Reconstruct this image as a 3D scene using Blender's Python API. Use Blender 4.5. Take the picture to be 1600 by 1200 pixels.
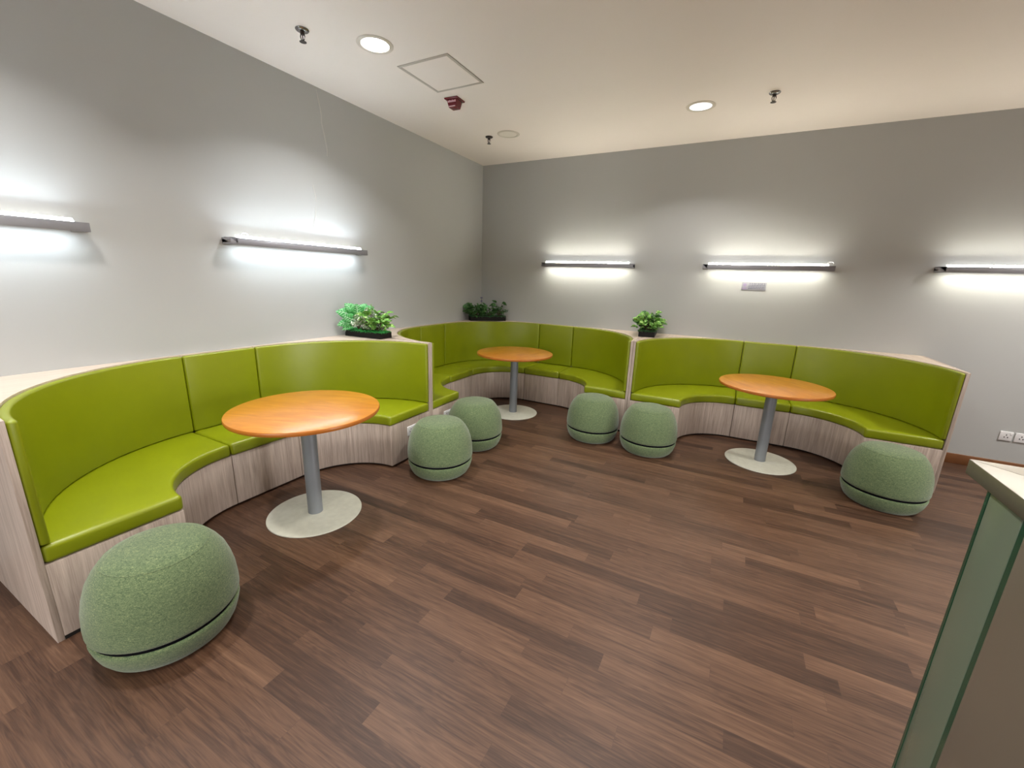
import bpy, bmesh, math, random
from mathutils import Vector, Matrix

for _o in list(bpy.data.objects):
    bpy.data.objects.remove(_o)
S = bpy.context.scene
C = S.collection
PI = math.pi

# ------------------------------------------------------------------ camera, world, lights, exposure
CAM_H = 1.575
cam_d = bpy.data.cameras.new('camera')
cam = bpy.data.objects.new('camera', cam_d)
C.objects.link(cam)
cam_d.sensor_fit = 'HORIZONTAL'
cam_d.sensor_width = 36.0
cam_d.lens = 36.0 * 648.01 / 1600.0
cam_d.clip_start = 0.02
_R = ((0.8825940, 0.1437903, -0.4476071), (0.4689527, -0.2017542, 0.8598713), (0.0333346, -0.9688238, -0.2454979))
cam.matrix_world = Matrix(((_R[0][0], -_R[0][1], -_R[0][2], 0.0),
                           (_R[1][0], -_R[1][1], -_R[1][2], 0.0),
                           (_R[2][0], -_R[2][1], -_R[2][2], CAM_H),
                           (0, 0, 0, 1)))
S.camera = cam

w = bpy.data.worlds.new('room_world')
S.world = w
w.use_nodes = True
w.node_tree.nodes['Background'].inputs[0].default_value = (0.8, 0.85, 0.9, 1)
w.node_tree.nodes['Background'].inputs[1].default_value = 0.02

S.view_settings.view_transform = 'Standard'
S.view_settings.look = 'None'
S.view_settings.gamma = 1.0
S.view_settings.use_curve_mapping = False
S.view_settings.exposure = 0.8

DOWN_W = 11.5          # watts of a ceiling downlight
STRIP_UP = 58.0        # emission of the wall lamps' tubes
STRIP_DOWN = 32.0
FILL_WIN_W = 17.0            # watts of frontal fill per square metre of added unseen window behind the camera

# ------------------------------------------------------------------ room numbers
XW, YW, ZC = -3.3016, 5.2709, 3.053          # left wall, back wall, ceiling
XR, YR = 4.6, -3.2                            # the sides behind the camera
XF, YF = -2.3475, 4.3348                      # front faces of the booths
ZTOP = 0.9987

# ------------------------------------------------------------------ materials
def mat(name):
    m = bpy.data.materials.new(name)
    m.use_nodes = True
    nt = m.node_tree
    return m, nt, nt.nodes['Principled BSDF']

def N(nt, kind, **kw):
    n = nt.nodes.new(kind)
    for k, v in kw.items():
        if k in n.inputs.keys():
            n.inputs[k].default_value = v
        else:
            setattr(n, k, v)
    return n

def srgb(r, g, b):
    f = lambda c: (c / 255.0 / 12.92) if c / 255.0 <= 0.04045 else ((c / 255.0 + 0.055) / 1.055) ** 2.4
    return (f(r), f(g), f(b), 1.0)

def mapped(nt, scale, loc=(0, 0, 0), rot=(0, 0, 0)):
    tc = N(nt, 'ShaderNodeTexCoord')
    mp = N(nt, 'ShaderNodeMapping')
    mp.inputs['Scale'].default_value = scale
    mp.inputs['Location'].default_value = loc
    mp.inputs['Rotation'].default_value = rot
    nt.links.new(tc.outputs['Object'], mp.inputs[0])
    return mp.outputs[0]

def ramp(nt, stops):
    r = N(nt, 'ShaderNodeValToRGB')
    e = r.color_ramp.elements
    e[0].position, e[0].color = stops[0]
    e[1].position, e[1].color = stops[-1]
    for p, c in stops[1:-1]:
        q = e.new(p)
        q.color = c
    return r

def add_bump(nt, b, height, strength, dist):
    bp = N(nt, 'ShaderNodeBump', Strength=strength, Distance=dist)
    nt.links.new(height, bp.inputs['Height'])
    nt.links.new(bp.outputs[0], b.inputs['Normal'])

def plain(name, col, rough=0.5, metal=0.0, spec=0.5, noise=0.0, nscale=30.0, bump=0.0):
    m, nt, b = mat(name)
    b.inputs['Base Color'].default_value = col
    b.inputs['Roughness'].default_value = rough
    b.inputs['Metallic'].default_value = metal
    b.inputs['Specular IOR Level'].default_value = spec
    if noise or bump:
        t = N(nt, 'ShaderNodeTexNoise', Scale=nscale, Detail=4.0)
        nt.links.new(mapped(nt, (1, 1, 1)), t.inputs['Vector'])
        if noise:
            lo = tuple(c * (1 - noise) for c in col[:3]) + (1,)
            hi = tuple(min(1, c * (1 + noise)) for c in col[:3]) + (1,)
            r = ramp(nt, [(0.3, lo), (0.7, hi)])
            nt.links.new(t.outputs[0], r.inputs[0])
            nt.links.new(r.outputs[0], b.inputs['Base Color'])
        if bump:
            add_bump(nt, b, t.outputs[0], bump, 0.002)
    return m

def emit(name, col, strength):
    m, nt, b = mat(name)
    b.inputs['Base Color'].default_value = col
    b.inputs['Emission Color'].default_value = col
    b.inputs['Emission Strength'].default_value = strength
    return m

def math_node(nt, op, a, bb=None, c=None):
    n = N(nt, 'ShaderNodeMath')
    n.operation = op
    for i, v in enumerate((a, bb, c)):
        if v is None:
            continue
        if isinstance(v, (int, float)):
            n.inputs[i].default_value = v
        else:
            nt.links.new(v, n.inputs[i])
    return n.outputs[0]

def floor_material():
    m, nt, b = mat('wood_plank_vinyl')
    L = nt.links
    tc = N(nt, 'ShaderNodeTexCoord')
    sep = N(nt, 'ShaderNodeSeparateXYZ')
    L.new(tc.outputs['Object'], sep.inputs[0])
    x, y = sep.outputs[0], sep.outputs[1]
    W = 0.0905
    v = math_node(nt, 'DIVIDE', math_node(nt, 'ADD', y, 20.03), W)
    row = math_node(nt, 'FLOOR', v)
    fv = math_node(nt, 'FRACT', v)
    wn = N(nt, 'ShaderNodeTexWhiteNoise', noise_dimensions='1D')
    L.new(row, wn.inputs['W'])
    sw = N(nt, 'ShaderNodeSeparateColor')
    L.new(wn.outputs['Color'], sw.inputs[0])
    length = math_node(nt, 'MULTIPLY_ADD', sw.outputs[1], 0.35, 0.62)
    u = math_node(nt, 'DIVIDE', math_node(nt, 'ADD', math_node(nt, 'MULTIPLY_ADD', sw.outputs[0], 7.0, x), 40.0), length)
    col = math_node(nt, 'FLOOR', u)
    fu = math_node(nt, 'FRACT', u)
    cmb = N(nt, 'ShaderNodeCombineXYZ')
    L.new(row, cmb.inputs[0]); L.new(col, cmb.inputs[1])
    pn = N(nt, 'ShaderNodeTexWhiteNoise', noise_dimensions='2D')
    L.new(cmb.outputs[0], pn.inputs['Vector'])
    # grain stretched along the plank, shifted per plank
    off = N(nt, 'ShaderNodeCombineXYZ')
    L.new(math_node(nt, 'MULTIPLY', pn.outputs[0], 31.0), off.inputs[2])
    L.new(math_node(nt, 'MULTIPLY', x, 1.6), off.inputs[0])
    L.new(math_node(nt, 'MULTIPLY', y, 34.0), off.inputs[1])
    g1 = N(nt, 'ShaderNodeTexNoise', Scale=1.5, Detail=6.0, Roughness=0.62, Distortion=0.6)
    L.new(off.outputs[0], g1.inputs['Vector'])
    off2 = N(nt, 'ShaderNodeCombineXYZ')
    L.new(math_node(nt, 'MULTIPLY', pn.outputs[0], 17.0), off2.inputs[2])
    L.new(math_node(nt, 'MULTIPLY', x, 6.0), off2.inputs[0])
    L.new(math_node(nt, 'MULTIPLY', y, 220.0), off2.inputs[1])
    g2 = N(nt, 'ShaderNodeTexNoise', Scale=1.0, Detail=3.0, Roughness=0.6)
    L.new(off2.outputs[0], g2.inputs['Vector'])
    # cathedral rings on some planks
    off3 = N(nt, 'ShaderNodeCombineXYZ')
    L.new(math_node(nt, 'MULTIPLY', pn.outputs[0], 9.0), off3.inputs[2])
    L.new(math_node(nt, 'MULTIPLY', x, 0.9), off3.inputs[0])
    L.new(math_node(nt, 'MULTIPLY', y, 9.0), off3.inputs[1])
    g3 = N(nt, 'ShaderNodeTexNoise', Scale=2.2, Detail=2.0, Distortion=0.3)
    L.new(off3.outputs[0], g3.inputs['Vector'])
    rings = math_node(nt, 'SINE', math_node(nt, 'MULTIPLY', g3.outputs[0], 70.0))
    t = math_node(nt, 'MULTIPLY_ADD', math_node(nt, 'SUBTRACT', g1.outputs[0], 0.5), 0.95, 0.42)
    t = math_node(nt, 'MULTIPLY_ADD', math_node(nt, 'SUBTRACT', g2.outputs[0], 0.5), 0.42, t)
    t = math_node(nt, 'MULTIPLY_ADD', rings, 0.05, t)
    tone = math_node(nt, 'SUBTRACT', math_node(nt, 'POWER', pn.outputs[0], 1.0), 0.5)
    t = math_node(nt, 'MULTIPLY_ADD', tone, 0.30, t)
    # darker plank now and then
    dk = math_node(nt, 'LESS_THAN', pn.outputs[0], 0.16)
    t = math_node(nt, 'MULTIPLY_ADD', dk, -0.06, t)
    r = ramp(nt, [(0.0, srgb(42, 26, 17)), (0.28, srgb(64, 43, 31)), (0.55, srgb(87, 62, 46)), (0.8, srgb(105, 78, 59)), (1.0, srgb(125, 97, 76))])
    L.new(t, r.inputs[0])
    # joints
    ev = math_node(nt, 'MULTIPLY', math_node(nt, 'MINIMUM', fv, math_node(nt, 'SUBTRACT', 1.0, fv)), W)
    eu = math_node(nt, 'MULTIPLY', math_node(nt, 'MINIMUM', fu, math_node(nt, 'SUBTRACT', 1.0, fu)), length)
    e = math_node(nt, 'MINIMUM', ev, eu)
    j = math_node(nt, 'LESS_THAN', e, 0.0009)
    mx = N(nt, 'ShaderNodeMix', data_type='RGBA')
    L.new(math_node(nt, 'MULTIPLY', j, 0.45), mx.inputs[0])
    L.new(r.outputs[0], mx.inputs[6])
    mx.inputs[7].default_value = srgb(60, 42, 34)
    L.new(mx.outputs[2], b.inputs['Base Color'])
    b.inputs['Roughness'].default_value = 0.44
    b.inputs['Specular IOR Level'].default_value = 0.38
    add_bump(nt, b, g2.outputs[0], 0.08, 0.001)
    return m

def laminate(name, lo, hi, axis='z', rough=0.5):
    m, nt, b = mat(name)
    sc = {'z': (26, 26, 0.9), 'x': (0.9, 26, 26), 'y': (26, 0.9, 26)}[axis]
    a = N(nt, 'ShaderNodeTexNoise', Scale=2.0, Detail=5.0, Roughness=0.65)
    nt.links.new(mapped(nt, sc), a.inputs['Vector'])
    c = N(nt, 'ShaderNodeTexNoise', Scale=8.0, Detail=3.0)
    nt.links.new(mapped(nt, sc, (3, 1, 2)), c.inputs['Vector'])
    t = math_node(nt, 'MULTIPLY_ADD', c.outputs[0], 0.4, math_node(nt, 'MULTIPLY', a.outputs[0], 0.7))
    r = ramp(nt, [(0.36, lo), (0.72, hi)])
    nt.links.new(t, r.inputs[0])
    nt.links.new(r.outputs[0], b.inputs['Base Color'])
    b.inputs['Roughness'].default_value = rough
    return m

def fabric_material():
    m, nt, b = mat('heather_green_fabric')
    a = N(nt, 'ShaderNodeTexNoise', Scale=1.0, Detail=5.0, Roughness=0.7, Distortion=1.2)
    nt.links.new(mapped(nt, (95, 95, 260)), a.inputs['Vector'])
    c = N(nt, 'ShaderNodeTexNoise', Scale=300.0, Detail=2.0)
    nt.links.new(mapped(nt, (1, 1, 1)), c.inputs['Vector'])
    t = math_node(nt, 'MULTIPLY_ADD', c.outputs[0], 0.35, math_node(nt, 'MULTIPLY', a.outputs[0], 0.75))
    r = ramp(nt, [(0.36, srgb(54, 72, 50)), (0.54, srgb(88, 104, 74)), (0.74, srgb(134, 144, 100))])
    nt.links.new(t, r.inputs[0])
    nt.links.new(r.outputs[0], b.inputs['Base Color'])
    b.inputs['Roughness'].default_value = 0.95
    b.inputs['Specular IOR Level'].default_value = 0.15
    b.inputs['Sheen Weight'].default_value = 0.25
    add_bump(nt, b, t, 0.35, 0.002)
    return m

def table_wood():
    m, nt, b = mat('varnished_beech')
    a = N(nt, 'ShaderNodeTexNoise', Scale=2.0, Detail=5.0, Roughness=0.6, Distortion=0.8)
    nt.links.new(mapped(nt, (2.2, 13, 5), rot=(0, 0, 0.5)), a.inputs['Vector'])
    r = ramp(nt, [(0.3, srgb(178, 110, 24)), (0.55, srgb(196, 127, 34)), (0.75, srgb(208, 143, 50))])
    nt.links.new(a.outputs[0], r.inputs[0])
    nt.links.new(r.outputs[0], b.inputs['Base Color'])
    b.inputs['Roughness'].default_value = 0.3
    b.inputs['Coat Weight'].default_value = 0.35
    b.inputs['Coat Roughness'].default_value = 0.14
    return m

def paint(name, col, bump=0.12):
    m, nt, b = mat(name)
    t = N(nt, 'ShaderNodeTexNoise', Scale=160.0, Detail=3.0)
    nt.links.new(mapped(nt, (1, 1, 1)), t.inputs['Vector'])
    t2 = N(nt, 'ShaderNodeTexNoise', Scale=1.3, Detail=3.0)
    nt.links.new(mapped(nt, (1, 1, 1)), t2.inputs['Vector'])
    r = ramp(nt, [(0.3, tuple(c * 0.975 for c in col[:3]) + (1,)), (0.7, col)])
    nt.links.new(t2.outputs[0], r.inputs[0])
    nt.links.new(r.outputs[0], b.inputs['Base Color'])
    b.inputs['Roughness'].default_value = 0.6
    b.inputs['Specular IOR Level'].default_value = 0.3
    add_bump(nt, b, t.outputs[0], bump, 0.001)
    return m

def leaf_material(name, base, vein, amount):
    m, nt, b = mat(name)
    t = N(nt, 'ShaderNodeTexNoise', Scale=60.0, Detail=3.0)
    nt.links.new(mapped(nt, (1, 1, 1)), t.inputs['Vector'])
    r = ramp(nt, [(amount, base), (min(1, amount + 0.12), vein)])
    nt.links.new(t.outputs[0], r.inputs[0])
    nt.links.new(r.outputs[0], b.inputs['Base Color'])
    b.inputs['Roughness'].default_value = 0.45
    return m

M = {}
M['floor'] = floor_material()
M['wall'] = paint('wall_paint', srgb(183, 185, 184))
M['ceiling'] = paint('ceiling_paint', srgb(226, 217, 210), 0.05)
M['lam'] = laminate('grey_oak_laminate', srgb(149, 133, 122), srgb(198, 182, 170))
M['lamx'] = laminate('pale_oak_laminate_top', srgb(186, 168, 152), srgb(212, 196, 180), 'y', 0.4)
M['vinyl'] = plain('lime_vinyl', srgb(128, 138, 9), 0.34, noise=0.03, nscale=6)
M['kick'] = plain('dark_kick', srgb(22, 18, 16), 0.8)
M['beech'] = table_wood()
M['edge'] = plain('beech_edge', srgb(176, 104, 38), 0.3)
M['pole'] = plain('grey_powder_metal', srgb(138, 143, 148), 0.4, 0.3)
M['base'] = plain('grey_beige_steel', srgb(192, 192, 178), 0.45, 0.0, noise=0.06, nscale=25)
M['fabric'] = fabric_material()
M['piping'] = plain('navy_piping', srgb(7, 8, 12), 0.9, 0.0, 0.1)
M['bar'] = plain('grey_aluminium', srgb(152, 152, 159), 0.45, 0.0)
M['white'] = plain('white_plastic', srgb(225, 225, 226), 0.35)
M['switch'] = plain('white_switch', srgb(238, 238, 238), 0.3)
M['slot'] = plain('dark_slot', srgb(40, 40, 44), 0.6)
M['steel'] = plain('chrome', srgb(150, 148, 150), 0.25, 0.9)
M['darkmetal'] = plain('dark_bronze', srgb(58, 50, 46), 0.4, 0.6)
M['red'] = plain('red_plastic', srgb(98, 7, 20), 0.25)
M['redlens'] = plain('pale_strip', srgb(235, 190, 195), 0.3)
M['trim'] = plain('orange_wood_skirting', srgb(122, 78, 44), 0.45, noise=0.12, nscale=12)
M['box'] = plain('black_planter', srgb(14, 10, 10), 0.5, 0.0, 0.25)
M['soil'] = plain('dark_soil', srgb(24, 26, 16), 0.9)
M['leaf_big'] = leaf_material('variegated_leaf', srgb(52, 146, 66), srgb(96, 186, 104), 0.46)
M['leaf_mid'] = leaf_material('pothos_leaf', srgb(100, 160, 60), srgb(206, 228, 146), 0.54)
M['leaf_pale'] = leaf_material('white_edged_leaf', srgb(120, 150, 110), srgb(228, 236, 220), 0.46)
M['leaf_dark'] = leaf_material('dark_leaf', srgb(50, 100, 42), srgb(158, 190, 124), 0.58)
M['vein'] = plain('pale_vein', srgb(206, 236, 206), 0.6)
M['grass'] = leaf_material('filler_green', srgb(28, 140, 56), srgb(84, 205, 100), 0.5)
M['grass_dark'] = leaf_material('dark_filler_green', srgb(40, 84, 40), srgb(74, 132, 74), 0.55)
M['stem'] = plain('brown_stem', srgb(70, 58, 34), 0.8)
M['flower'] = plain('violet_flower', srgb(84, 70, 130), 0.6)
M['sign'] = plain('grey_notice', srgb(150, 151, 158), 0.5)
M['sign_ink'] = plain('blue_grey_ink', srgb(72, 72, 98), 0.6)
M['sign_logo'] = plain('lilac_logo', srgb(146, 134, 164), 0.6)
M['slab'] = plain('pale_stone_slab', srgb(186, 180, 168), 0.22, noise=0.04, nscale=9)
M['slab_edge'] = plain('olive_slab_edge', srgb(84, 81, 65), 0.4, noise=0.08, nscale=60)
M['panel_green'] = plain('green_glass_panel', srgb(98, 108, 92), 0.22)
M['panel_brown'] = plain('taupe_glass_panel', srgb(106, 97, 85), 0.3)
M['glass_edge'] = plain('green_glass_edge', srgb(32, 70, 50), 0.15)
M['crack'] = plain('filler_crack', srgb(196, 196, 192), 0.7)
M['cable'] = plain('pale_cable', srgb(205, 205, 200), 0.5)
M['diffuser'] = emit('lit_diffuser', (1.0, 0.98, 0.95, 1), 9.0)
M['diffuser_dim'] = emit('dim_diffuser', (0.90, 0.92, 1.0, 1), 0.42)
M['diffuser_off'] = plain('unlit_diffuser', srgb(214, 207, 196), 0.5)
M['ring'] = plain('grey_ring', srgb(198, 190, 178), 0.45)
M['hatch'] = plain('hatch_frame', srgb(176, 168, 158), 0.5)
M['tube_cool_up'] = emit('cool_tube_top', (0.84, 0.93, 1.0, 1), STRIP_UP)
M['tube_cool_down'] = emit('cool_tube_bottom', (0.84, 0.93, 1.0, 1), STRIP_DOWN)
M['tube_side'] = emit('tube_side', (1.0, 0.99, 0.95, 1), 3.0)
M['tube_warm_up'] = emit('warm_tube_top', (1.0, 0.955, 0.82, 1), STRIP_UP)
M['tube_warm_down'] = emit('warm_tube_bottom', (1.0, 0.955, 0.82, 1), STRIP_DOWN)

# ------------------------------------------------------------------ mesh helpers
def box(bm, lo, hi, rot=0.0, piv=(0, 0)):
    vs = []
    for z in (lo[2], hi[2]):
        for x, y in ((lo[0], lo[1]), (hi[0], lo[1]), (hi[0], hi[1]), (lo[0], hi[1])):
            if rot:
                dx, dy = x - piv[0], y - piv[1]
                x, y = piv[0] + dx * math.cos(rot) - dy * math.sin(rot), piv[1] + dx * math.sin(rot) + dy * math.cos(rot)
            vs.append(bm.verts.new((x, y, z)))
    for f in ((0, 3, 2, 1), (4, 5, 6, 7), (0, 1, 5, 4), (1, 2, 6, 5), (2, 3, 7, 6), (3, 0, 4, 7)):
        bm.faces.new([vs[i] for i in f])

def lathe(bm, prof, seg=48, c=(0, 0, 0)):
    rings = []
    for r, z in prof:
        if r < 1e-6:
            rings.append([bm.verts.new((c[0], c[1], c[2] + z))])
        else:
            rings.append([bm.verts.new((c[0] + r * math.cos(2 * PI * k / seg), c[1] + r * math.sin(2 * PI * k / seg), c[2] + z)) for k in range(seg)])
    for a, b in zip(rings, rings[1:]):
        for k in range(seg):
            k2 = (k + 1) % seg
            if len(a) == 1 and len(b) == 1:
                continue
            if len(a) == 1:
                bm.faces.new((a[0], b[k], b[k2]))
            elif len(b) == 1:
                bm.faces.new((a[k], b[0], a[k2]))
            else:
                bm.faces.new((a[k], b[k], b[k2], a[k2]))

def tube(bm, pts, r, seg=8):
    pts = [Vector(p) for p in pts]
    rings = []
    for i, p in enumerate(pts):
        d = (pts[min(i + 1, len(pts) - 1)] - pts[max(i - 1, 0)]).normalized()
        up = Vector((0, 0, 1)) if abs(d.z) < 0.9 else Vector((1, 0, 0))
        s = d.cross(up).normalized()
        t = s.cross(d)
        rr = r[i] if isinstance(r, (list, tuple)) else r
        rings.append([bm.verts.new(p + rr * (math.cos(2 * PI * k / seg) * s + math.sin(2 * PI * k / seg) * t)) for k in range(seg)])
    for a, b in zip(rings, rings[1:]):
        for k in range(seg):
            bm.faces.new((a[k], a[(k + 1) % seg], b[(k + 1) % seg], b[k]))
    bm.faces.new(rings[0]); bm.faces.new(list(reversed(rings[-1])))

def strip_solid(bm, A, B, z0, z1):
    """solid between two plan polylines of equal length"""
    n = len(A)
    g = [[bm.verts.new((p[0], p[1], z)) for p in P] for z in (z0, z1) for P in (A, B)]
    a0, b0, a1, b1 = g
    for i in range(n - 1):
        bm.faces.new((a0[i], a0[i + 1], b0[i + 1], b0[i]))
        bm.faces.new((a1[i], b1[i], b1[i + 1], a1[i + 1]))
        bm.faces.new((a0[i], a1[i], a1[i + 1], a0[i + 1]))
        bm.faces.new((b0[i], b0[i + 1], b1[i + 1], b1[i]))
    for i in (0, n - 1):
        bm.faces.new((a0[i], b0[i], b1[i], a1[i]))

def obj(name, bm, material, parent=None, bevel=0.0, seg=3, smooth=35, kind=None, label=None):
    if parent is not None:
        base = parent
        off = Vector((0, 0, 0))
        while base is not None:
            off += base.location
            base = base.parent
        if parent.get('_world'):
            bmesh.ops.translate(bm, vec=-off, verts=bm.verts)
    bmesh.ops.remove_doubles(bm, verts=bm.verts, dist=1e-5)
    bmesh.ops.recalc_face_normals(bm, faces=bm.faces)
    me = bpy.data.meshes.new(name)
    bm.to_mesh(me)
    bm.free()
    for m in (material if isinstance(material, (list, tuple)) else [material]):
        me.materials.append(m)
    for p in me.polygons:
        p.use_smooth = True
    me.set_sharp_from_angle(angle=math.radians(smooth))
    o = bpy.data.objects.new(name, me)
    C.objects.link(o)
    if parent is not None:
        o.parent = parent
    if bevel:
        b = o.modifiers.new('bevel', 'BEVEL')
        b.width = bevel
        b.segments = seg
        b.limit_method = 'ANGLE'
        b.angle_limit = math.radians(40)
        b.harden_normals = False
        for p in me.polygons:
            p.use_smooth = True
        me.set_sharp_from_angle(angle=math.radians(180))
    if kind:
        o['kind'] = kind
    if label:
        o['label'] = label
    return o

def thing(name, label, cat, loc=(0, 0, 0), rotz=0.0, group=None, world=False):
    o = bpy.data.objects.new(name, None)
    o.empty_display_size = 0.1
    C.objects.link(o)
    o.location = loc
    o.rotation_euler = (0, 0, rotz)
    o['label'] = label
    o['category'] = cat
    if group:
        o['group'] = group
    if world:
        o['_world'] = 1
    return o

def dup(root, loc, rotz, label):
    r = root.copy()
    C.objects.link(r)
    r.location = loc
    r.rotation_euler = (0, 0, rotz)
    r['label'] = label
    def rec(src, dst):
        for ch in list(src.children):
            c = ch.copy()
            C.objects.link(c)
            c.parent = dst
            rec(ch, c)
    rec(root, r)
    return r

def struct(name, bm, material, **kw):
    return obj(name, bm, material, kind='structure', **kw)

# ------------------------------------------------------------------ the room
T = 0.12
bm = bmesh.new(); box(bm, (XW - T, YR - T, -0.1), (XR + T, YW + T, 0)); struct('floor', bm, M['floor'])
bm = bmesh.new(); box(bm, (XW - T, YR - T, ZC), (XR + T, YW + T, ZC + 0.1)); struct('ceiling', bm, M['ceiling'])
bm = bmesh.new(); box(bm, (XW - T, YR - T, 0), (XW, YW + T, ZC)); wall_left = struct('wall_left', bm, M['wall'])
bm = bmesh.new(); box(bm, (XW, YW, 0), (XR + T, YW + T, ZC)); struct('wall_back', bm, M['wall'])
def wall_with_opening(name, horiz, c0, c1, w0, w1, z0, z1, lo, hi):  # opening added to let in the fill light
    """wall slab between c0..c1 with one opening w0..w1, z0..z1"""
    bm = bmesh.new()
    for a, b, za, zb in ((c0, w0, 0, ZC), (w1, c1, 0, ZC), (w0, w1, 0, z0), (w0, w1, z1, ZC)):
        if horiz: box(bm, (a, lo, za), (b, hi, zb))
        else: box(bm, (lo, a, za), (hi, b, zb))
    struct(name, bm, M['wall'])
def fill_window(name, horiz, w0, w1, z0, z1, lo, hi, n):  # unseen window added, its area light fills the furniture fronts
    bm = bmesh.new()
    f = 0.05
    m = (lo + hi) / 2
    q = lambda a, b, za, zb: box(bm, (a, m - 0.025, za), (b, m + 0.025, zb)) if horiz else box(bm, (m - 0.025, a, za), (m + 0.025, b, zb))
    q(w0, w1, z0, z0 + f); q(w0, w1, z1 - f, z1)
    for i in range(n + 1):
        x = w0 + (w1 - w0 - f) * i / n
        q(x, x + f, z0 + f, z1 - f)
    struct(name, bm, M['white'])
    ld = bpy.data.lights.new('window_fill_light', 'AREA')
    ld.shape = 'RECTANGLE'
    ld.size, ld.size_y = w1 - w0, z1 - z0
    ld.energy = FILL_WIN_W * (w1 - w0) * (z1 - z0) * (0.48 if horiz else 1.7)
    ld.color = (1.0, 0.985, 0.97)
    lo_ = bpy.data.objects.new('window_fill_light', ld)
    C.objects.link(lo_)
    p = ((w0 + w1) / 2, lo - 0.02, (z0 + z1) / 2) if horiz else (hi + 0.02, (w0 + w1) / 2, (z0 + z1) / 2)
    lo_.location = p
    ld.spread = math.radians(94)            # added fill light, cone narrowed and tipped down to spare the upper walls
    lo_.rotation_euler = (PI / 2 - 0.74, 0, 0) if horiz else (PI / 2 - 0.74, 0, PI / 2)
wall_with_opening('wall_front', True, XW, XR + T, -2.6, 3.8, 0.25, 2.15, YR - T, YR)
fill_window('fill_window_1', True, -2.6, 3.8, 0.25, 2.15, YR - T, YR, 5)
wall_with_opening('wall_right', False, YR, YW, -2.4, 2.2, 0.25, 2.15, XR, XR + T)
fill_window('fill_window_2', False, -2.4, 2.2, 0.25, 2.15, XR, XR + T, 4)
bm = bmesh.new(); box(bm, (1.648, YW - 0.012, 0), (XR, YW, 0.098)); struct('baseboard_back', bm, M['trim'], bevel=0.003, seg=2)
# repaired crack in the paint of the left wall
bm = bmesh.new()
for path in ([(2.668, 3.035), (2.690, 2.93), (2.702, 2.86), (2.700, 2.79), (2.722, 2.69), (2.738, 2.60), (2.733, 2.55)],
             [(2.566, 2.29), (2.580, 2.22), (2.592, 2.16)], [(2.574, 2.12), (2.572, 2.05), (2.550, 1.98), (2.536, 1.94)], [(2.556, 1.70), (2.574, 1.63)]):
    n = len(path)
    tube(bm, [(XW + 0.0005, y, z) for y, z in path], [0.0035 + 0.003 * math.sin(PI * i / (n - 1)) for i in range(n)], 6)
obj('paint_crack', bm, M['crack'], wall_left, label='thin pale raised crack in the wall paint')

# ------------------------------------------------------------------ curved booths
RB, RBX, TB, TP = 0.897, 0.952, 0.034, 0.0240      # back depth, back half width of an end, upholstery, panel
RF = 0.487                                         # plinth curve
HS = 0.245                                         # half of the straight middle

def end_curve(a, b, n=22):
    """quarter ellipse from the straight part (0,b) to the front plane (a,0)"""
    return [(a * math.sin(PI / 2 * k / n), b * math.cos(PI / 2 * k / n)) for k in range(n + 1)]

def booth(label, segs, wallpts, panels, sockets):
    """segs: list of dict front/back_in/back_out/front_seat/kick plan polylines, in world xy"""
    xs = [p[0] for s in segs for p in s['back_out']]
    ys = [p[1] for s in segs for p in s['back_out']]
    root = thing('curved_booth', label, 'booth seat', ((min(xs) + max(xs)) / 2, (min(ys) + max(ys)) / 2, 0), group='curved booth seats', world=True)
    bmk = bmesh.new()
    for s in segs:
        strip_solid(bmk, s['kick'], s['back_out'], 0.0, 0.018)
    obj('toe_kick', bmk, M['kick'], root)
    for s in segs:
        bm = bmesh.new(); strip_solid(bm, s['front'], s['back_out'], 0.018, 0.368)
        obj('plinth_panel', bm, M['lam'], root, bevel=0.0015, seg=2)
    for s in segs:
        bm = bmesh.new(); strip_solid(bm, s['front_seat'], s['back_out'], 0.369, 0.452)
        obj('seat_cushion', bm, M['vinyl'], root, bevel=0.02, seg=5)
    for s in segs:
        bm = bmesh.new(); strip_solid(bm, s['back_in'], s['back_out'], 0.453, 0.992)
        obj('backrest_cushion', bm, M['vinyl'], root, bevel=0.013, seg=4)
    bm = bmesh.new()
    for s, wp in zip(segs, wallpts):
        strip_solid(bm, s['back_out'], wp, 0.96, ZTOP - 0.0015)
    obj('ledge_top', bm, M['lamx'], root, label='pale wood ledge between backrest and wall')
    for lo, hi in panels:
        bm = bmesh.new(); box(bm, lo, hi)
        obj('end_panel', bm, M['lam'], root, bevel=0.0015, seg=2)
    for lo, hi, ax in sockets:
        bm = bmesh.new(); box(bm, lo, hi)
        so = obj('power_socket', bm, M['white'], root, bevel=0.004, seg=2, label='white socket plate on the wooden front')
        y0, z0 = (lo[1] + hi[1]) / 2, (lo[2] + hi[2]) / 2
        x = hi[0]
        for dy in (-0.035, 0.035):
            bm = bmesh.new()
            for a, b in ((0, 0.016), (-0.010, -0.006), (0.010, -0.006)):
                box(bm, (x - 0.001, y0 + dy + a - 0.003, z0 + b - 0.005), (x + 0.0012, y0 + dy + a + 0.003, z0 + b + 0.005))
            bmesh.ops.translate(bm, vec=-root.location, verts=bm.verts)
            obj('socket_hole', bm, M['slot'], so)
            bm = bmesh.new(); box(bm, (x - 0.001, y0 + dy * 0.35 - 0.006, z0 + 0.018), (x + 0.003, y0 + dy * 0.35 + 0.006, z0 + 0.034))
            bmesh.ops.translate(bm, vec=-root.location, verts=bm.verts)
            obj('switch', bm, M['switch'], so)
    return root

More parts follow.
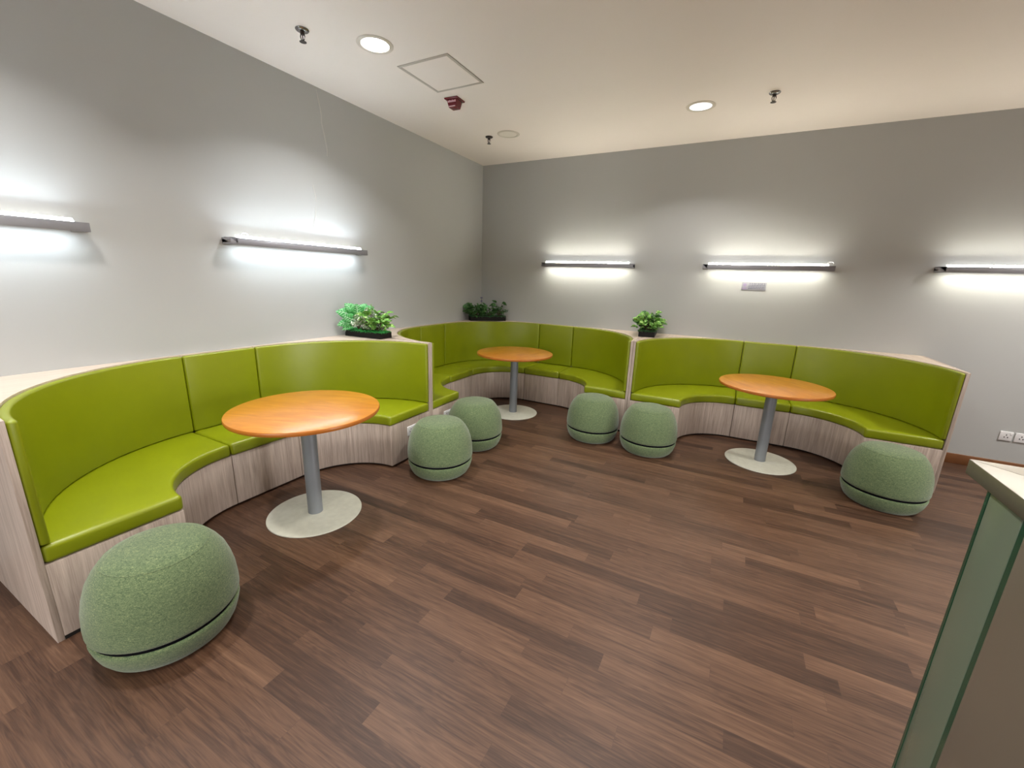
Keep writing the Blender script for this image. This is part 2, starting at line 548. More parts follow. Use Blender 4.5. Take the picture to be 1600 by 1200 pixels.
G = 0.0019   # hairline seam
def straight(L0, L1, tf, n=4):
    """middle segment between local u L0 and L1; tf maps (u,d) to world"""
    us = [L0 + G + (L1 - L0 - 2 * G) * k / n for k in range(n + 1)]
    P = lambda d: [tf(u, d) for u in us]
    return dict(front=P(RF - 0.017), front_seat=P(RF - 0.023), kick=P(RF + 0.013), back_in=P(RB), back_out=P(RB + TB)), us

def endseg(u0, sgn, tf, ax=RBX, n=22):
    """end segment: u0 is where the straight part stops"""
    f = lambda pts, dmin=0.0: [tf(u0 + sgn * (G + u), max(d, dmin)) for u, d in pts]
    return dict(front=f(end_curve(RF + 0.003, RF - 0.017, n)), front_seat=f(end_curve(RF - 0.003, RF - 0.023, n), -0.003),
                kick=f(end_curve(RF + 0.03, RF + 0.013, n), 0.03),
                back_in=f(end_curve(ax, RB, n)), back_out=f(end_curve(ax + TB, RB + TB, n))), [u0 + sgn * (G + u) for u, d in end_curve(ax + TB, RB + TB, n)]

# booth along the left wall
U1 = 1.6476
tf1 = lambda u, d: (XF - d, U1 + u)
D1 = XF - XW - 0.0015
s1, u1 = endseg(-HS, -1, tf1); s2, u2 = straight(-HS, HS, tf1); s3, u3 = endseg(HS, 1, tf1)
wp = [[tf1(u, D1) for u in uu] for uu in (u1, u2, u3)]
HW = HS + G + RBX + TB
booth('lime green curved booth seat against the left wall, nearest to the viewer', [s1, s2, s3], wp,
      [((XF - D1, U1 - HW - TP, 0), (XF, U1 - HW, ZTOP)), ((XF - D1, U1 + HW, 0), (XF, U1 + HW + TP, ZTOP))],
      [((XF, 2.577, 0.222), (XF + 0.009, 2.723, 0.308), 'x')])

# booth along the back wall
U3 = 0.3915
tf3 = lambda u, d: (U3 + u, YF + d)
D3 = YW - YF - 0.0015
s1, u1 = endseg(-HS, -1, tf3); s2, u2 = straight(-HS, HS, tf3); s3, u3 = endseg(HS, 1, tf3)
wp = [[tf3(u, D3) for u in uu] for uu in (u1, u2, u3)]
booth('lime green curved booth seat against the back wall, at the right', [s1, s2, s3], wp,
      [((U3 - HW - TP, YF, 0), (U3 - HW, YF + D3, ZTOP)), ((U3 + HW, YF, 0), (U3 + HW + TP, YF + D3, ZTOP))], [])

# booth in the corner
yL = U1 + HW + TP + 0.003                  # outer face of its left panel
xR_ = U3 - HW - TP - 0.003                 # outer face of its right panel
cy0, cy1 = 3.845, 4.318                     # straight part along the left wall
cx0, cx1 = -2.328, -1.840                   # straight part along the back wall
axL = cy0 - (yL + TP) - TB - G
axR = (xR_ - TP) - cx1 - TB - G
tfl = lambda u, d: (XF - d, u)
tfb = lambda u, d: (u, YF + d)
sA, uA = endseg(cy0, -1, tfl, axL)
sB, uB = straight(cy0, cy1, tfl)
sD, uD = straight(cx0, cx1, tfb)
sE, uE = endseg(cx1, 1, tfb, axR)
def corner(d_f, n=28):
    rx, ry = cx0 - (XF - d_f), (YF + d_f) - cy1
    out = []
    for k in range(n + 1):
        t = PI - (PI / 2) * (0.0016 + 0.9968 * k / n)
        out.append((cx0 + rx * math.cos(t), cy1 + ry * math.sin(t)))
    return out
sC = dict(front=corner(RF - 0.017), front_seat=corner(RF - 0.023), kick=corner(RF + 0.013), back_in=corner(RB), back_out=corner(RB + TB))
wC = []
for p in sC['back_out']:
    dx, dy = p[0] - cx0, p[1] - cy1
    k = min((XF - D1 - cx0) / dx if dx < -1e-6 else 1e9, (YF + D3 - cy1) / dy if dy > 1e-6 else 1e9)
    wC.append((cx0 + dx * k, cy1 + dy * k))
# make one sample hit the corner of the room exactly
kk = min(range(len(wC)), key=lambda i: (wC[i][0] - XW) ** 2 + (wC[i][1] - YW) ** 2)
wC[kk] = (XF - D1, YF + D3)
booth('lime green curved booth seat in the corner of the room', [sA, sB, sC, sD, sE],
      [[tfl(u, D1) for u in uA], [tfl(u, D1) for u in uB], wC, [tfb(u, D3) for u in uD], [tfb(u, D3) for u in uE]],
      [((XF - D1, yL, 0), (XF, yL + TP, ZTOP)), ((xR_ - TP, YF, 0), (xR_, YF + D3, ZTOP))],
      [((XF, 3.092, 0.222), (XF + 0.009, 3.238, 0.308), 'x')])

# ------------------------------------------------------------------ tables
def make_table(label, loc, rotz):
    t = thing('round_table', label, 'table', loc, rotz, 'round pedestal tables')
    bm = bmesh.new(); lathe(bm, [(0, 0.709), (0.425, 0.709), (0.441, 0.714), (0.444, 0.722), (0.444, 0.732), (0.441, 0.7375), (0.436, 0.739), (0, 0.739)], 96)
    top = obj('tabletop', bm, [M['beech'], M['edge']], t, smooth=40)
    for p in top.data.polygons:
        if abs(p.normal.z) < 0.75:
            p.material_index = 1
    bm = bmesh.new(); lathe(bm, [(0, 0.008), (0.046, 0.008), (0.046, 0.70), (0, 0.70)], 40)
    obj('pole', bm, M['pole'], t)
    bm = bmesh.new(); lathe(bm, [(0, 0), (0.290, 0), (0.292, 0.002), (0.292, 0.006), (0.289, 0.0085), (0.06, 0.009), (0.047, 0.012), (0, 0.012)], 80)
    obj('base_plate', bm, M['base'], t)
    bm = bmesh.new(); lathe(bm, [(0, 0.699), (0.15, 0.699), (0.15, 0.709), (0, 0.709)], 32)
    obj('mounting_plate', bm, M['pole'], t)
    return t
t0 = make_table('round orange-brown wood table on a grey pole before the booth on the left wall', (-2.3038, 1.6161, 0), 0.4)
dup(t0, (-2.2053, 4.2828, 0), 1.3, 'round orange-brown wood table in front of the corner booth, smallest in view')
dup(t0, (0.4091, 4.2772, 0), 2.2, 'round orange-brown wood table before the right booth on the back wall')

# ------------------------------------------------------------------ ottomans
def make_ottoman(label, loc, rotz):
    t = thing('ottoman', label, 'ottoman', loc, rotz, 'green fabric ottomans')
    k, h = 1.03, 1.09
    up = [(0.250, 0.1275), (0.2545, 0.132), (0.257, 0.141), (0.257, 0.17), (0.2525, 0.225), (0.243, 0.27), (0.228, 0.315), (0.208, 0.35), (0.188, 0.375), (0.176, 0.387), (0.166, 0.3945), (0.14, 0.403), (0.09, 0.410), (0.04, 0.4125), (0, 0.413)]
    bm = bmesh.new(); lathe(bm, [(0, 0.1275 * h)] + [(r * k, z * h) for r, z in up], 72)
    obj('cushion', bm, M['fabric'], t, smooth=60)
    lowp = [(0, 0), (0.188, 0), (0.205, 0.004), (0.222, 0.018), (0.238, 0.045), (0.248, 0.075), (0.2535, 0.098), (0.2525, 0.106), (0.249, 0.111), (0, 0.111)]
    bm = bmesh.new(); lathe(bm, [(r * k, z * h) for r, z in lowp], 72)
    obj('base_cushion', bm, M['fabric'], t, smooth=60)
    bm = bmesh.new(); lathe(bm, [(0, 0.109 * h), (0.2435 * k, 0.109 * h), (0.2450 * k, 0.119 * h), (0.2435 * k, 0.130 * h), (0, 0.130 * h)], 72)
    obj('piping', bm, M['piping'], t, label='dark navy piping between cushion and base')
    # stitched seam around the flat of the top
    bm = bmesh.new(); tube(bm, [(0.176 * k * math.cos(a), 0.176 * k * math.sin(a), 0.3868 * h) for a in [2 * PI * i / 64 for i in range(65)]], 0.0016, 6)
    obj('seam', bm, M['fabric'], t)
    return t
o0 = make_ottoman('largest and nearest green fabric ottoman, at lower left by the booth end panel', (-2.016, 0.667, 0), 0.2)
for x, y, a, lb in ((-1.988, 2.573, 1.1, 'green fabric ottoman left of centre, in front of a white socket on the booth divider'),
                    (-2.060, 3.207, 2.4, 'green fabric ottoman partly hidden behind another, left of the corner table base'),
                    (-1.135, 4.019, 3.3, 'green fabric ottoman before the right end of the corner booth'),
                    (-0.569, 3.983, 4.1, 'green fabric ottoman before the left end of the right booth'),
                    (1.202, 3.919, 5.2, 'rightmost green fabric ottoman, at the right end of the right booth')):
    dup(o0, (x, y, 0), a, lb)

# ------------------------------------------------------------------ wall lamps
ZB0, ZB1 = 1.747, 1.795
def make_lamp(label, name_suffix, L, up, down):
    """bar along local +x, wall at local y=0, room at -y; origin at the middle of the bar on the wall"""
    t = thing('wall_lamp', label, 'wall lamp', (0, 0, 0), 0, 'linear wall lamps')
    bm = bmesh.new()
    box(bm, (-L / 2, -0.110, -0.024), (L / 2, -0.102, 0.024))         # face
    box(bm, (-L / 2, -0.110, -0.024), (-L / 2 + 0.05, -0.001, 0.024))    # closed ends
    box(bm, (L / 2 - 0.05, -0.110, -0.024), (L / 2, -0.001, 0.024))
    box(bm, (-L / 2, -0.106, -0.012), (L / 2, -0.001, 0.012))            # web
    obj('housing', bm, M['bar'], t, bevel=0.0015, seg=2)
    bm = bmesh.new()                                                  # wedge section, its lit face tipped to the room
    sec = ((-0.098, 0.0125), (-0.070, 0.0125), (-0.074, 0.0420), (-0.098, 0.0185))
    e0 = [bm.verts.new((-L / 2 + 0.055, y, z)) for y, z in sec]; e1 = [bm.verts.new((L / 2 - 0.055, y, z)) for y, z in sec]
    bm.faces.new(e0); bm.faces.new(list(reversed(e1)))
    for i in range(4):
        bm.faces.new((e0[i], e0[(i + 1) % 4], e1[(i + 1) % 4], e1[i]))
    tb = obj('light_tube', bm, [M['tube_side'], up], t, label='glowing strip on top of the bar')
    for p in tb.data.polygons:
        p.material_index = 1 if p.normal.z > 0.5 else 0
    bm = bmesh.new(); box(bm, (-L / 2 + 0.055, -0.096, -0.021), (L / 2 - 0.055, -0.072, -0.0125))
    tb = obj('light_tube', bm, [M['tube_side'], down], t, label='glowing strip under the bar')
    for p in tb.data.polygons:
        p.material_index = 1 if p.normal.z < -0.9 else 0
    return t
ZL = (ZB0 + ZB1) / 2
def place_lamp(t, loc, rotz):
    t.location = loc
    t.rotation_euler = (0, 0, rotz)
    return t
LA = 1.250
lc = make_lamp('grey wall lamp bar at the left edge of the view, cut by the frame', '', LA, M['tube_cool_up'], M['tube_cool_down'])
place_lamp(lc, (XW, 1.047 - LA / 2, ZL), PI / 2)
l2 = dup(lc, (XW, 2.407, ZL), PI / 2, 'grey wall lamp bar on the left wall above the near booth, wholly in view')
LB_ = 1.185
lw = make_lamp('grey wall lamp bar on the back wall nearest the corner', '', LB_, M['tube_warm_up'], M['tube_warm_down'])
place_lamp(lw, (-1.724, YW, ZL + 0.001), 0)
l4 = dup(lw, (0.215, YW, ZL + 0.006), 0, 'grey wall lamp bar on the back wall above the small notice')
l5 = dup(lw, (2.147, YW, ZL + 0.013), 0, 'grey wall lamp bar on the back wall cut by the right frame edge')
# loose cables resting on top of two of the lamps
def cable(parent, pts):
    bm = bmesh.new(); tube(bm, pts, 0.0025, 6)
    obj('cable', bm, M['cable'], parent, label='thin loose cable looping above the bar')
loop = lambda x, s: [(x + 0.05 * s + 0.026 * math.cos(a), -0.085, 0.045 + 0.018 * math.sin(a)) for a in [PI * 1.3 - 2 * PI * i / 14 for i in range(12)]]
cable(l2, loop(-0.56, 1) + [(-0.40, -0.085, 0.036), (-0.2, -0.085, 0.033), (0.0, -0.085, 0.030)])
cable(l4, [(0.0, -0.085, 0.030), (0.12, -0.085, 0.036), (0.25, -0.085, 0.046), (0.36, -0.085, 0.036), (0.47, -0.085, 0.034)] + loop(0.50, 1))
cable(l5, [(-0.45, -0.085, 0.031), (-0.1, -0.085, 0.031), (0.0, -0.085, 0.040), (0.15, -0.085, 0.034), (0.5, -0.085, 0.031)])

# ------------------------------------------------------------------ ceiling fittings
def downlight(label, loc, r, lens, watt, col):
    t = thing('downlight', label, 'ceiling light', loc, 0, 'round recessed downlights')
    bm = bmesh.new(); lathe(bm, [(r * 0.76, 0), (r, 0), (r, -0.003), (r * 0.96, -0.006), (r * 0.80, -0.007), (r * 0.76, -0.004), (r * 0.76, 0)], 56)
    obj('trim_ring', bm, M['ring'], t)
    bm = bmesh.new(); lathe(bm, [(0, -0.0005), (r * 0.77, -0.0005), (r * 0.77, -0.003), (0, -0.0035)], 56)
    obj('diffuser', bm, lens, t)
    if watt:
        ld = bpy.data.lights.new('downlight_lamp', 'AREA')
        ld.shape = 'DISK'
        ld.size = r * 1.5
        ld.energy = watt
        ld.color = col
        ld.spread = math.radians(125)
        lo = bpy.data.objects.new('lamp_light', ld)
        C.objects.link(lo)
        lo.parent = t
        lo.location = (0, 0, -0.012)
    return t
WARM, COOL = (1.0, 0.965, 0.92), (1.0, 0.985, 0.97)
downlight('bright white lit downlight at upper left of the ceiling', (-2.36, 2.397, ZC), 0.118, M['diffuser'], DOWN_W, COOL)
downlight('dimmer pale downlight on the ceiling at right of centre', (-0.502, 4.268, ZC), 0.118, M['diffuser_dim'], DOWN_W * 0.75, WARM)
downlight('unlit downlight near the room corner, only its ring showing', (-2.369, 4.274, ZC), 0.118, M['diffuser_off'], 0, WARM)
for i, (x, y, k) in enumerate(((-0.45, 2.30, 1.0), (1.45, 2.30, 0.6), (-2.36, 0.50, 1.0), (-0.45, 0.45, 0.9), (1.45, 0.45, 0.6), (-1.40, -1.5, 0.9), (0.5, -1.5, 0.7), (2.9, -0.8, 0.5), (3.0, 3.9, 2.6))):  # unseen downlights added to brighten the furniture, floor and lower walls
    downlight('added round ceiling downlight for fill light, out of the frame', (x, y, ZC), 0.118, M['diffuser'], DOWN_W * k, WARM)

def sprinkler(label, loc, material, rotz):
    t = thing('sprinkler', label, 'fire sprinkler', loc, rotz, 'ceiling fire sprinklers')
    bm = bmesh.new(); lathe(bm, [(0, 0), (0.040, 0), (0.041, -0.004), (0.036, -0.010), (0.026, -0.014), (0.014, -0.015), (0, -0.015)], 32)
    obj('escutcheon', bm, material, t)
    bm = bmesh.new(); lathe(bm, [(0, -0.014), (0.014, -0.014), (0.014, -0.026), (0.010, -0.030), (0, -0.030)], 16)
    for s in (-1, 1):
        tube(bm, [(0.012 * s, 0, -0.026), (0.015 * s, 0, -0.040), (0.010 * s, 0, -0.056), (0.0, 0, -0.066)], 0.0028, 6)
    tube(bm, [(0, 0, -0.028), (0, 0, -0.066)], 0.003, 6)
    obj('frame', bm, M['darkmetal'], t)
    bm = bmesh.new(); lathe(bm, [(0, -0.064), (0.010, -0.064), (0.021, -0.068), (0.021, -0.070), (0, -0.070)], 24)
    obj('deflector', bm, M['darkmetal'], t)
    return t
sprinkler('chrome ceiling sprinkler at upper left beside the bright downlight', (-2.655, 2.075, ZC), M['steel'], 0.3)
sprinkler('small dark ceiling sprinkler beside the unlit ring downlight', (-2.605, 4.272, ZC), M['darkmetal'], 0.9)
sprinkler('ceiling sprinkler at right, right of the dim downlight', (0.035, 4.20, ZC), M['steel'], 0.2)

# access hatch
t = thing('ceiling_hatch', 'square white access hatch in the ceiling beside the bright downlight', 'ceiling hatch', (-2.206, 2.918, ZC))
a, b = 0.226, 0.238
bm = bmesh.new()
for lo, hi in (((-a, -b), (a, -b + 0.022)), ((-a, b - 0.022), (a, b)), ((-a, -b + 0.022), (-a + 0.022, b - 0.022)), ((a - 0.022, -b + 0.022), (a, b - 0.022))):
    box(bm, lo + (-0.004,), hi + (0.0,))
obj('hatch_frame', bm, M['hatch'], t, bevel=0.001, seg=2)
bm = bmesh.new(); box(bm, (-a + 0.024, -b + 0.024, -0.003), (a - 0.024, b - 0.024, 0))
obj('hatch_panel', bm, M['ceiling'], t)

# red fire alarm sounder
t = thing('fire_alarm', 'small dark red fire alarm sounder hanging from the ceiling by the hatch', 'fire alarm', (-2.385, 3.33, ZC), 0.05)
bm = bmesh.new()
def frustum(bm, r0, r1, z0, z1, asp=1.0):
    v = [bm.verts.new((sx * r * asp, sy * r, z)) for r, z in ((r0, z0), (r1, z1)) for sx, sy in ((-1, -1), (1, -1), (1, 1), (-1, 1))]
    for f in ((0, 1, 2, 3), (7, 6, 5, 4), (0, 4, 5, 1), (1, 5, 6, 2), (2, 6, 7, 3), (3, 7, 4, 0)):
        bm.faces.new([v[i] for i in f])
frustum(bm, 0.066, 0.062, 0.0, -0.012)
obj('mounting_flange', bm, M['red'], t, bevel=0.002, seg=2)
bm = bmesh.new(); frustum(bm, 0.050, 0.036, -0.012, -0.070)
obj('sounder_body', bm, M['red'], t, bevel=0.004, seg=2)
bm = bmesh.new()
for k in range(6):
    x = -0.036 + 0.0135 * k
    box(bm, (x, -0.0500, -0.034), (x + 0.009, -0.0455, -0.022 + 0.003 * (k % 2)))
obj('lettering', bm, M['redlens'], t, label='small pale lettering')
bm = bmesh.new(); box(bm, (-0.030, -0.0425, -0.064), (0.030, -0.0375, -0.059))
obj('light_strip', bm, M['redlens'], t, label='pale pink strip along the lower edge')

# ------------------------------------------------------------------ notice and sockets on the back wall
t = thing('wall_notice', 'small grey notice with lines of print under the lamp on the back wall', 'notice', (0.147, YW, 1.583))
bm = bmesh.new(); box(bm, (-0.115, -0.004, -0.042), (0.115, 0, 0.042))
obj('plate', bm, M['sign'], t, bevel=0.001, seg=2)
bm = bmesh.new()
lathe(bm, [(0, 0), (0.018, 0), (0.018, 0.0006), (0, 0.0006)], 20)
bmesh.ops.rotate(bm, cent=(0, 0, 0), matrix=Matrix.Rotation(PI / 2, 3, 'X'), verts=bm.verts)
bmesh.ops.translate(bm, vec=(-0.086, -0.004, 0.012), verts=bm.verts)
box(bm, (-0.104, -0.0046, -0.034), (-0.066, -0.004, -0.014))
obj('emblem', bm, M['sign_logo'], t, label='lilac emblem at the left of the notice')
rnd = random.Random(5)
bm = bmesh.new()
for k in range(8):                                   # row of square characters, too small to read
    x = -0.046 + 0.019 * k
    for q in range(4):
        if q % 2:
            box(bm, (x + 0.001, -0.0046, 0.018 + 0.004 * q), (x + 0.014, -0.004, 0.0195 + 0.004 * q))
        else:
            xx = x + rnd.uniform(0.001, 0.011)
            box(bm, (xx, -0.0046, 0.018), (xx + 0.002, -0.004, 0.034))
for row, z in enumerate((0.006, -0.009, -0.024)):
    x = -0.050
    while x < 0.100:
        ln = rnd.uniform(0.006, 0.016)
        box(bm, (x, -0.0046, z), (min(x + ln, 0.104), -0.004, z + 0.006))
        x += ln + 0.003
obj('print', bm, M['sign_ink'], t, label='tiny blue-grey lines of print')

def make_socket(label, loc):
    t = thing('power_socket', label, 'power socket', loc, 0, 'white sockets on the back wall')
    bm = bmesh.new(); box(bm, (-0.043, -0.010, -0.043), (0.043, 0, 0.043))
    obj('plate', bm, M['white'], t, bevel=0.004, seg=3)
    bm = bmesh.new()
    for a, b in ((0, 0.012), (-0.011, -0.010), (0.011, -0.010)):
        box(bm, (a - 0.0035, -0.0106, b - 0.006), (a + 0.0035, -0.009, b + 0.006))
    obj('socket_hole', bm, M['slot'], t)
    bm = bmesh.new(); box(bm, (0.020, -0.013, 0.014), (0.034, -0.009, 0.034))
    obj('switch', bm, M['switch'], t, bevel=0.002, seg=2)
    return t
s0 = make_socket('left one of two white sockets low on the back wall at right', (2.349, YW, 0.337))
dup(s0, (2.447, YW, 0.337), 0, 'right one of two white sockets, cut by the right frame edge')

# ------------------------------------------------------------------ planters
def leaf(bm, base, dirv, length, width, droop, fold=0.25, nl=5, taper=0.75, face=None):
    """a pointed, folded, drooping leaf blade"""
    d = Vector(dirv).normalized()
    side = d.cross(Vector(face) if face else Vector((0, 0, 1)))
    if side.length < 1e-3:
        side = Vector((1, 0, 0))
    side.normalize()
    nrm = side.cross(d).normalized()
    rows = []
    for i in range(nl + 1):
        t = i / nl
        c = Vector(base) + d * length * t - Vector((0, 0, 1)) * droop * length * t * t
        wd = width * 0.5 * (math.sin(PI * min(1, t * 0.92 + 0.08) ** taper))
        rows.append((bm.verts.new(c - side * wd + nrm * wd * fold), bm.verts.new(c), bm.verts.new(c + side * wd + nrm * wd * fold)))
    for a, b in zip(rows, rows[1:]):
        bm.faces.new((a[0], a[1], b[1], b[0]))
        bm.faces.new((a[1], a[2], b[2], b[1]))

def keep_off_walls(bm, root):
    c, s_ = math.cos(root.rotation_euler.z), math.sin(root.rotation_euler.z)
    for v in bm.verts:
        wx = root.location.x + c * v.co.x - s_ * v.co.y
        wy = root.location.y + s_ * v.co.x + c * v.co.y
        wx, wy = max(wx, XW + 0.008), min(wy, YW - 0.008)
        dx, dy = wx - root.location.x, wy - root.location.y
        v.co.x, v.co.y = c * dx + s_ * dy, -s_ * dx + c * dy

def leaf_obj(name, bm, m, parent, **kw):
    o = obj(name, bm, m, parent, smooth=80, **kw)
    so = o.modifiers.new('thickness', 'SOLIDIFY')
    so.thickness = 0.0012
    return o

def plant(parent, kind, x, y, z, rnd, n, h, spread, lmin, lmax, wid, m, cx=0.0, cy=0.0, lean=(0, 0)):
    """stems from one foot, each ending in a leaf (or a few)"""
    bs = bmesh.new(); bl = bmesh.new()
    for i in range(n):
        a = rnd.uniform(0, 2 * PI)
        rr = spread * math.sqrt(rnd.uniform(0.03, 1))
        hh = h * rnd.uniform(0.35, 1.0) * (1 - 0.35 * (rr / spread) ** 2)
        tip = Vector((x + rr * math.cos(a) + lean[0] * hh, y + rr * math.sin(a) + lean[1] * hh, z + hh))
        foot = Vector((x + rnd.uniform(-0.012, 0.012), y + rnd.uniform(-0.012, 0.012), z))
        mid = (foot + tip) / 2 + Vector((0, 0, hh * 0.12))
        tube(bs, [foot, mid, tip], [0.003, 0.0022, 0.0014], 5)
        out = Vector((math.cos(a), math.sin(a), rnd.uniform(0.1, 0.9)))
        fc = lambda: (rnd.uniform(-1, 1), rnd.uniform(-1, 1), rnd.uniform(0.25, 1))
        ln = rnd.uniform(lmin, lmax)
        leaf(bl, tip, out, ln, ln * wid * rnd.uniform(0.85, 1.15), rnd.uniform(0.1, 0.55), face=fc())
        for q in range(2):
            a2 = a + rnd.uniform(-1.6, 1.6)
            p = foot.lerp(tip, rnd.uniform(0.5, 0.9)) + Vector((0, 0, hh * 0.05))
            l2_ = ln * rnd.uniform(0.55, 0.9)
            leaf(bl, p, (math.cos(a2), math.sin(a2), rnd.uniform(0.0, 0.7)), l2_, l2_ * wid, rnd.uniform(0.1, 0.5), face=fc())
    keep_off_walls(bs, parent); keep_off_walls(bl, parent)
    st = obj(kind, bs, M['stem'], parent)
    leaf_obj('leaves', bl, m, st)
    return st

def planter(label, loc, rotz, lx, ly, hz, seed, grass_mat):
    t = thing('planter_box', label, 'planter', loc, rotz, 'black planter boxes on the booth ledges')
    a, b, th = lx / 2, ly / 2, 0.006
    bm = bmesh.new()
    box(bm, (-a, -b, 0), (a, b, 0.006))
    box(bm, (-a, -b, 0.006), (a, -b + th, hz)); box(bm, (-a, b - th, 0.006), (a, b, hz))
    box(bm, (-a, -b + th, 0.006), (-a + th, b - th, hz)); box(bm, (a - th, -b + th, 0.006), (a, b - th, hz))
    obj('trough', bm, M['box'], t)
    bm = bmesh.new(); box(bm, (-a + th, -b + th, 0.006), (a - th, b - th, hz - 0.012))
    obj('soil', bm, M['soil'], t)
    rnd = random.Random(seed)
    bm = bmesh.new()
    for i in range(int(2600 * lx * ly / 0.066)):
        x, y = rnd.uniform(-a + 0.004, a - 0.004), rnd.uniform(-b + 0.004, b - 0.004)
        an = rnd.uniform(0, 2 * PI)
        leaf(bm, (x, y, hz - 0.015), (math.cos(an) * 0.7, math.sin(an) * 0.7, rnd.uniform(0.6, 1.4)), rnd.uniform(0.022, 0.046), 0.009, rnd.uniform(0, 0.5), nl=2)
    keep_off_walls(bm, t)
    g = leaf_obj('ground_cover', bm, grass_mat, t, kind='stuff')
    return t, rnd

# on the ledge between the near booth and the corner booth
t, rnd = planter('black planter box with large white-veined leaves, left of the corner booth', (-3.035, 2.842, ZTOP + 0.0005), 0.06, 0.43, 0.15, 0.055, 11, M['grass'])
bl = bmesh.new(); bs = bmesh.new(); bv = bmesh.new()
for ang, ln, wd, h_, out in ((2.75, 0.17, 0.115, 0.15, 0.10), (3.30, 0.15, 0.10, 0.10, 0.25), (2.20, 0.15, 0.11, 0.17, 0.0), (1.65, 0.14, 0.11, 0.15, 0.05),
                             (1.10, 0.13, 0.10, 0.17, -0.2), (0.60, 0.13, 0.09, 0.18, 0.1), (3.75, 0.13, 0.09, 0.10, 0.3), (2.5, 0.14, 0.10, 0.10, 0.4)):
    # broad upright blades fanned out, their faces turned to the middle of the room
    foot = Vector((-0.10, -0.01, 0.04))
    d = Vector((0.68 * math.cos(ang) + 0.73 * out, 0.73 * math.cos(ang) - 0.68 * out, math.sin(ang) * 0.9 + 0.1))
    tip = foot + Vector((d.x * 0.05, d.y * 0.05, h_))
    tube(bs, [foot, (foot + tip) / 2 + Vector((0, 0, 0.015)), tip], 0.0028, 5)
    leaf(bl, tip, d, ln, wd, 0.18, 0.22, 8, 0.8, face=(0.73, -0.68, 0.35))
    dn = d.normalized()
    sd = dn.cross(Vector((0.73, -0.68, 0.35))).normalized()
    nm = sd.cross(dn).normalized()
    nm = nm if nm.dot(Vector((0.73, -0.68, 0.35))) > 0 else -nm
    at = lambda q: tip + dn * ln * q - Vector((0, 0, 1)) * 0.18 * ln * q * q + nm * 0.003
    tube(bv, [at(q / 5) for q in range(6)], [0.0035, 0.003, 0.0026, 0.002, 0.0015, 0.0008], 5)
    for q in (0.2, 0.38, 0.56, 0.72):
        for sg in (-1, 1):
            tube(bv, [at(q), at(min(1, q + 0.2)) + sd * sg * wd * 0.34 + nm * wd * 0.09], [0.0018, 0.0008], 4)
keep_off_walls(bl, t); keep_off_walls(bv, t)
st = obj('caladium', bs, M['stem'], t); leaf_obj('leaves', bl, M['leaf_big'], st)
obj('leaf_veins', bv, M['vein'], st, label='pale midribs and veins of the large leaves')
plant(t, 'foliage_plant', -0.02, -0.02, 0.04, rnd, 22, 0.23, 0.10, 0.06, 0.09, 0.6, M['leaf_pale'])
plant(t, 'foliage_plant', 0.06, 0.01, 0.04, rnd, 32, 0.24, 0.11, 0.06, 0.10, 0.68, M['leaf_mid'])
plant(t, 'foliage_plant', 0.13, 0.0, 0.04, rnd, 24, 0.22, 0.14, 0.06, 0.10, 0.6, M['leaf_mid'])
# in the room corner
t, rnd = planter('black planter box in the room corner with a violet flower', (-3.044, 5.027, ZTOP + 0.0005), PI / 4, 0.50, 0.15, 0.058, 23, M['grass_dark'])
plant(t, 'foliage_plant', -0.17, 0, 0.04, rnd, 34, 0.21, 0.12, 0.06, 0.10, 0.7, M['leaf_dark'])
plant(t, 'foliage_plant', 0.02, 0, 0.04, rnd, 14, 0.19, 0.09, 0.05, 0.09, 0.65, M['leaf_dark'])
plant(t, 'foliage_plant', 0.17, 0, 0.04, rnd, 16, 0.24, 0.10, 0.06, 0.10, 0.5, M['leaf_dark'])
bm = bmesh.new(); tube(bm, [(-0.09, -0.02, 0.04), (-0.085, -0.02, 0.18), (-0.09, -0.02, 0.30)], 0.0025, 5)
keep_off_walls(bm, t)
fs = obj('flower_stem', bm, M['stem'], t)
bm = bmesh.new()
for zz, r_, nn in ((0.310, 0.024, 10), (0.265, 0.024, 8)):
    for k in range(nn):
        a = 2 * PI * k / nn
        leaf(bm, (-0.09, -0.02, zz), (math.cos(a), math.sin(a), 0.5 if k % 2 else -0.2), r_, r_ * 0.7, 0.1, nl=3)
keep_off_walls(bm, t)
leaf_obj('blossom', bm, M['flower'], fs)
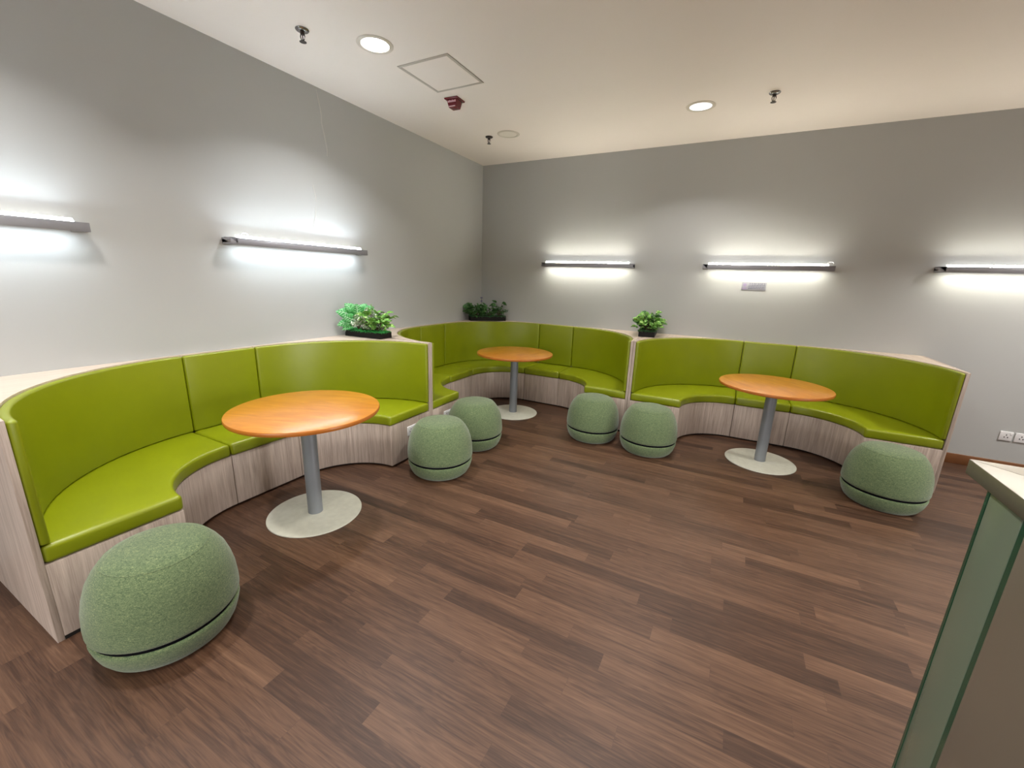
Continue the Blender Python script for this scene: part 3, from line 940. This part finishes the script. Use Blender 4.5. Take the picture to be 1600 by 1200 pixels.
# on the ledge between the corner booth and the right booth
t, rnd = planter('black planter box with bushy green pothos, right of the corner booth', (-0.845, 4.985, ZTOP + 0.0005), 0.10, 0.17, 0.44, 0.058, 37, M['grass_dark'])
for yy in (-0.12, 0.0, 0.12):
    plant(t, 'foliage_plant', 0.0, yy, 0.04, rnd, 34, 0.22, 0.14, 0.06, 0.09, 0.66, (M['leaf_mid'], M['leaf_dark'], M['leaf_mid'])[int(yy > -0.05) + int(yy > 0.05)])

# ------------------------------------------------------------------ service desk at the right
ZD = 1.20
DX, DY = 0.540, 1.3124
t = thing('service_desk', 'green glass-clad service desk with pale mitred stone top, lower right corner', 'desk', (DX, DY, 0))
TH = 0.036
def prism(bm, pts, z0, z1):
    lo = [bm.verts.new((x, y, z0)) for x, y in pts]; hi = [bm.verts.new((x, y, z1)) for x, y in pts]
    bm.faces.new(list(reversed(lo))); bm.faces.new(hi)
    n = len(pts)
    for i in range(n):
        bm.faces.new((lo[i], lo[(i + 1) % n], hi[(i + 1) % n], hi[i]))
WD = 0.50
for pts in ([(0, 0), (0, -2.0), (WD, -2.0), (WD, -WD - 0.001)], [(0.0012, 0), (WD + 0.0012, -WD), (2.2, -WD), (2.2, 0)]):
    bm = bmesh.new(); prism(bm, pts, ZD - TH, ZD)
    top = obj('stone_top', bm, [M['slab'], M['slab_edge']], t, bevel=0.0015, seg=2)
    for p in top.data.polygons:
        if abs(p.normal.z) < 0.5:
            p.material_index = 1
bx = 0.0155
bm = bmesh.new()
box(bm, (bx + 0.001, -2.0, 0), (bx + 0.42, -0.1005, ZD - TH))
box(bm, (bx + 0.42, -0.52, 0), (2.2, -0.1005, ZD - TH))
obj('carcass', bm, M['slab_edge'], t)
def desk_panel(y0, y1, m, x=bx):
    bm = bmesh.new(); box(bm, (x - 0.010, y0, 0.0), (x, y1, ZD - TH))
    return obj('glass_panel', bm, m, t, bevel=0.002, seg=2)
p1 = desk_panel(-0.222, -0.104, M['panel_green'])
p2 = desk_panel(-1.2, -0.240, M['panel_brown'])
p3 = desk_panel(-2.0, -1.204, M['panel_brown'])
bm = bmesh.new(); box(bm, (bx - 0.0108, -0.104, 0), (bx, -0.0945, ZD - TH)); obj('glass_edge', bm, M['glass_edge'], t)
bm = bmesh.new(); box(bm, (bx - 0.0085, -0.239, 0), (bx, -0.2225, ZD - TH))
obj('glass_edge', bm, M['glass_edge'], t)

for o in bpy.data.objects:
    if '_world' in o.keys():
        del o['_world']
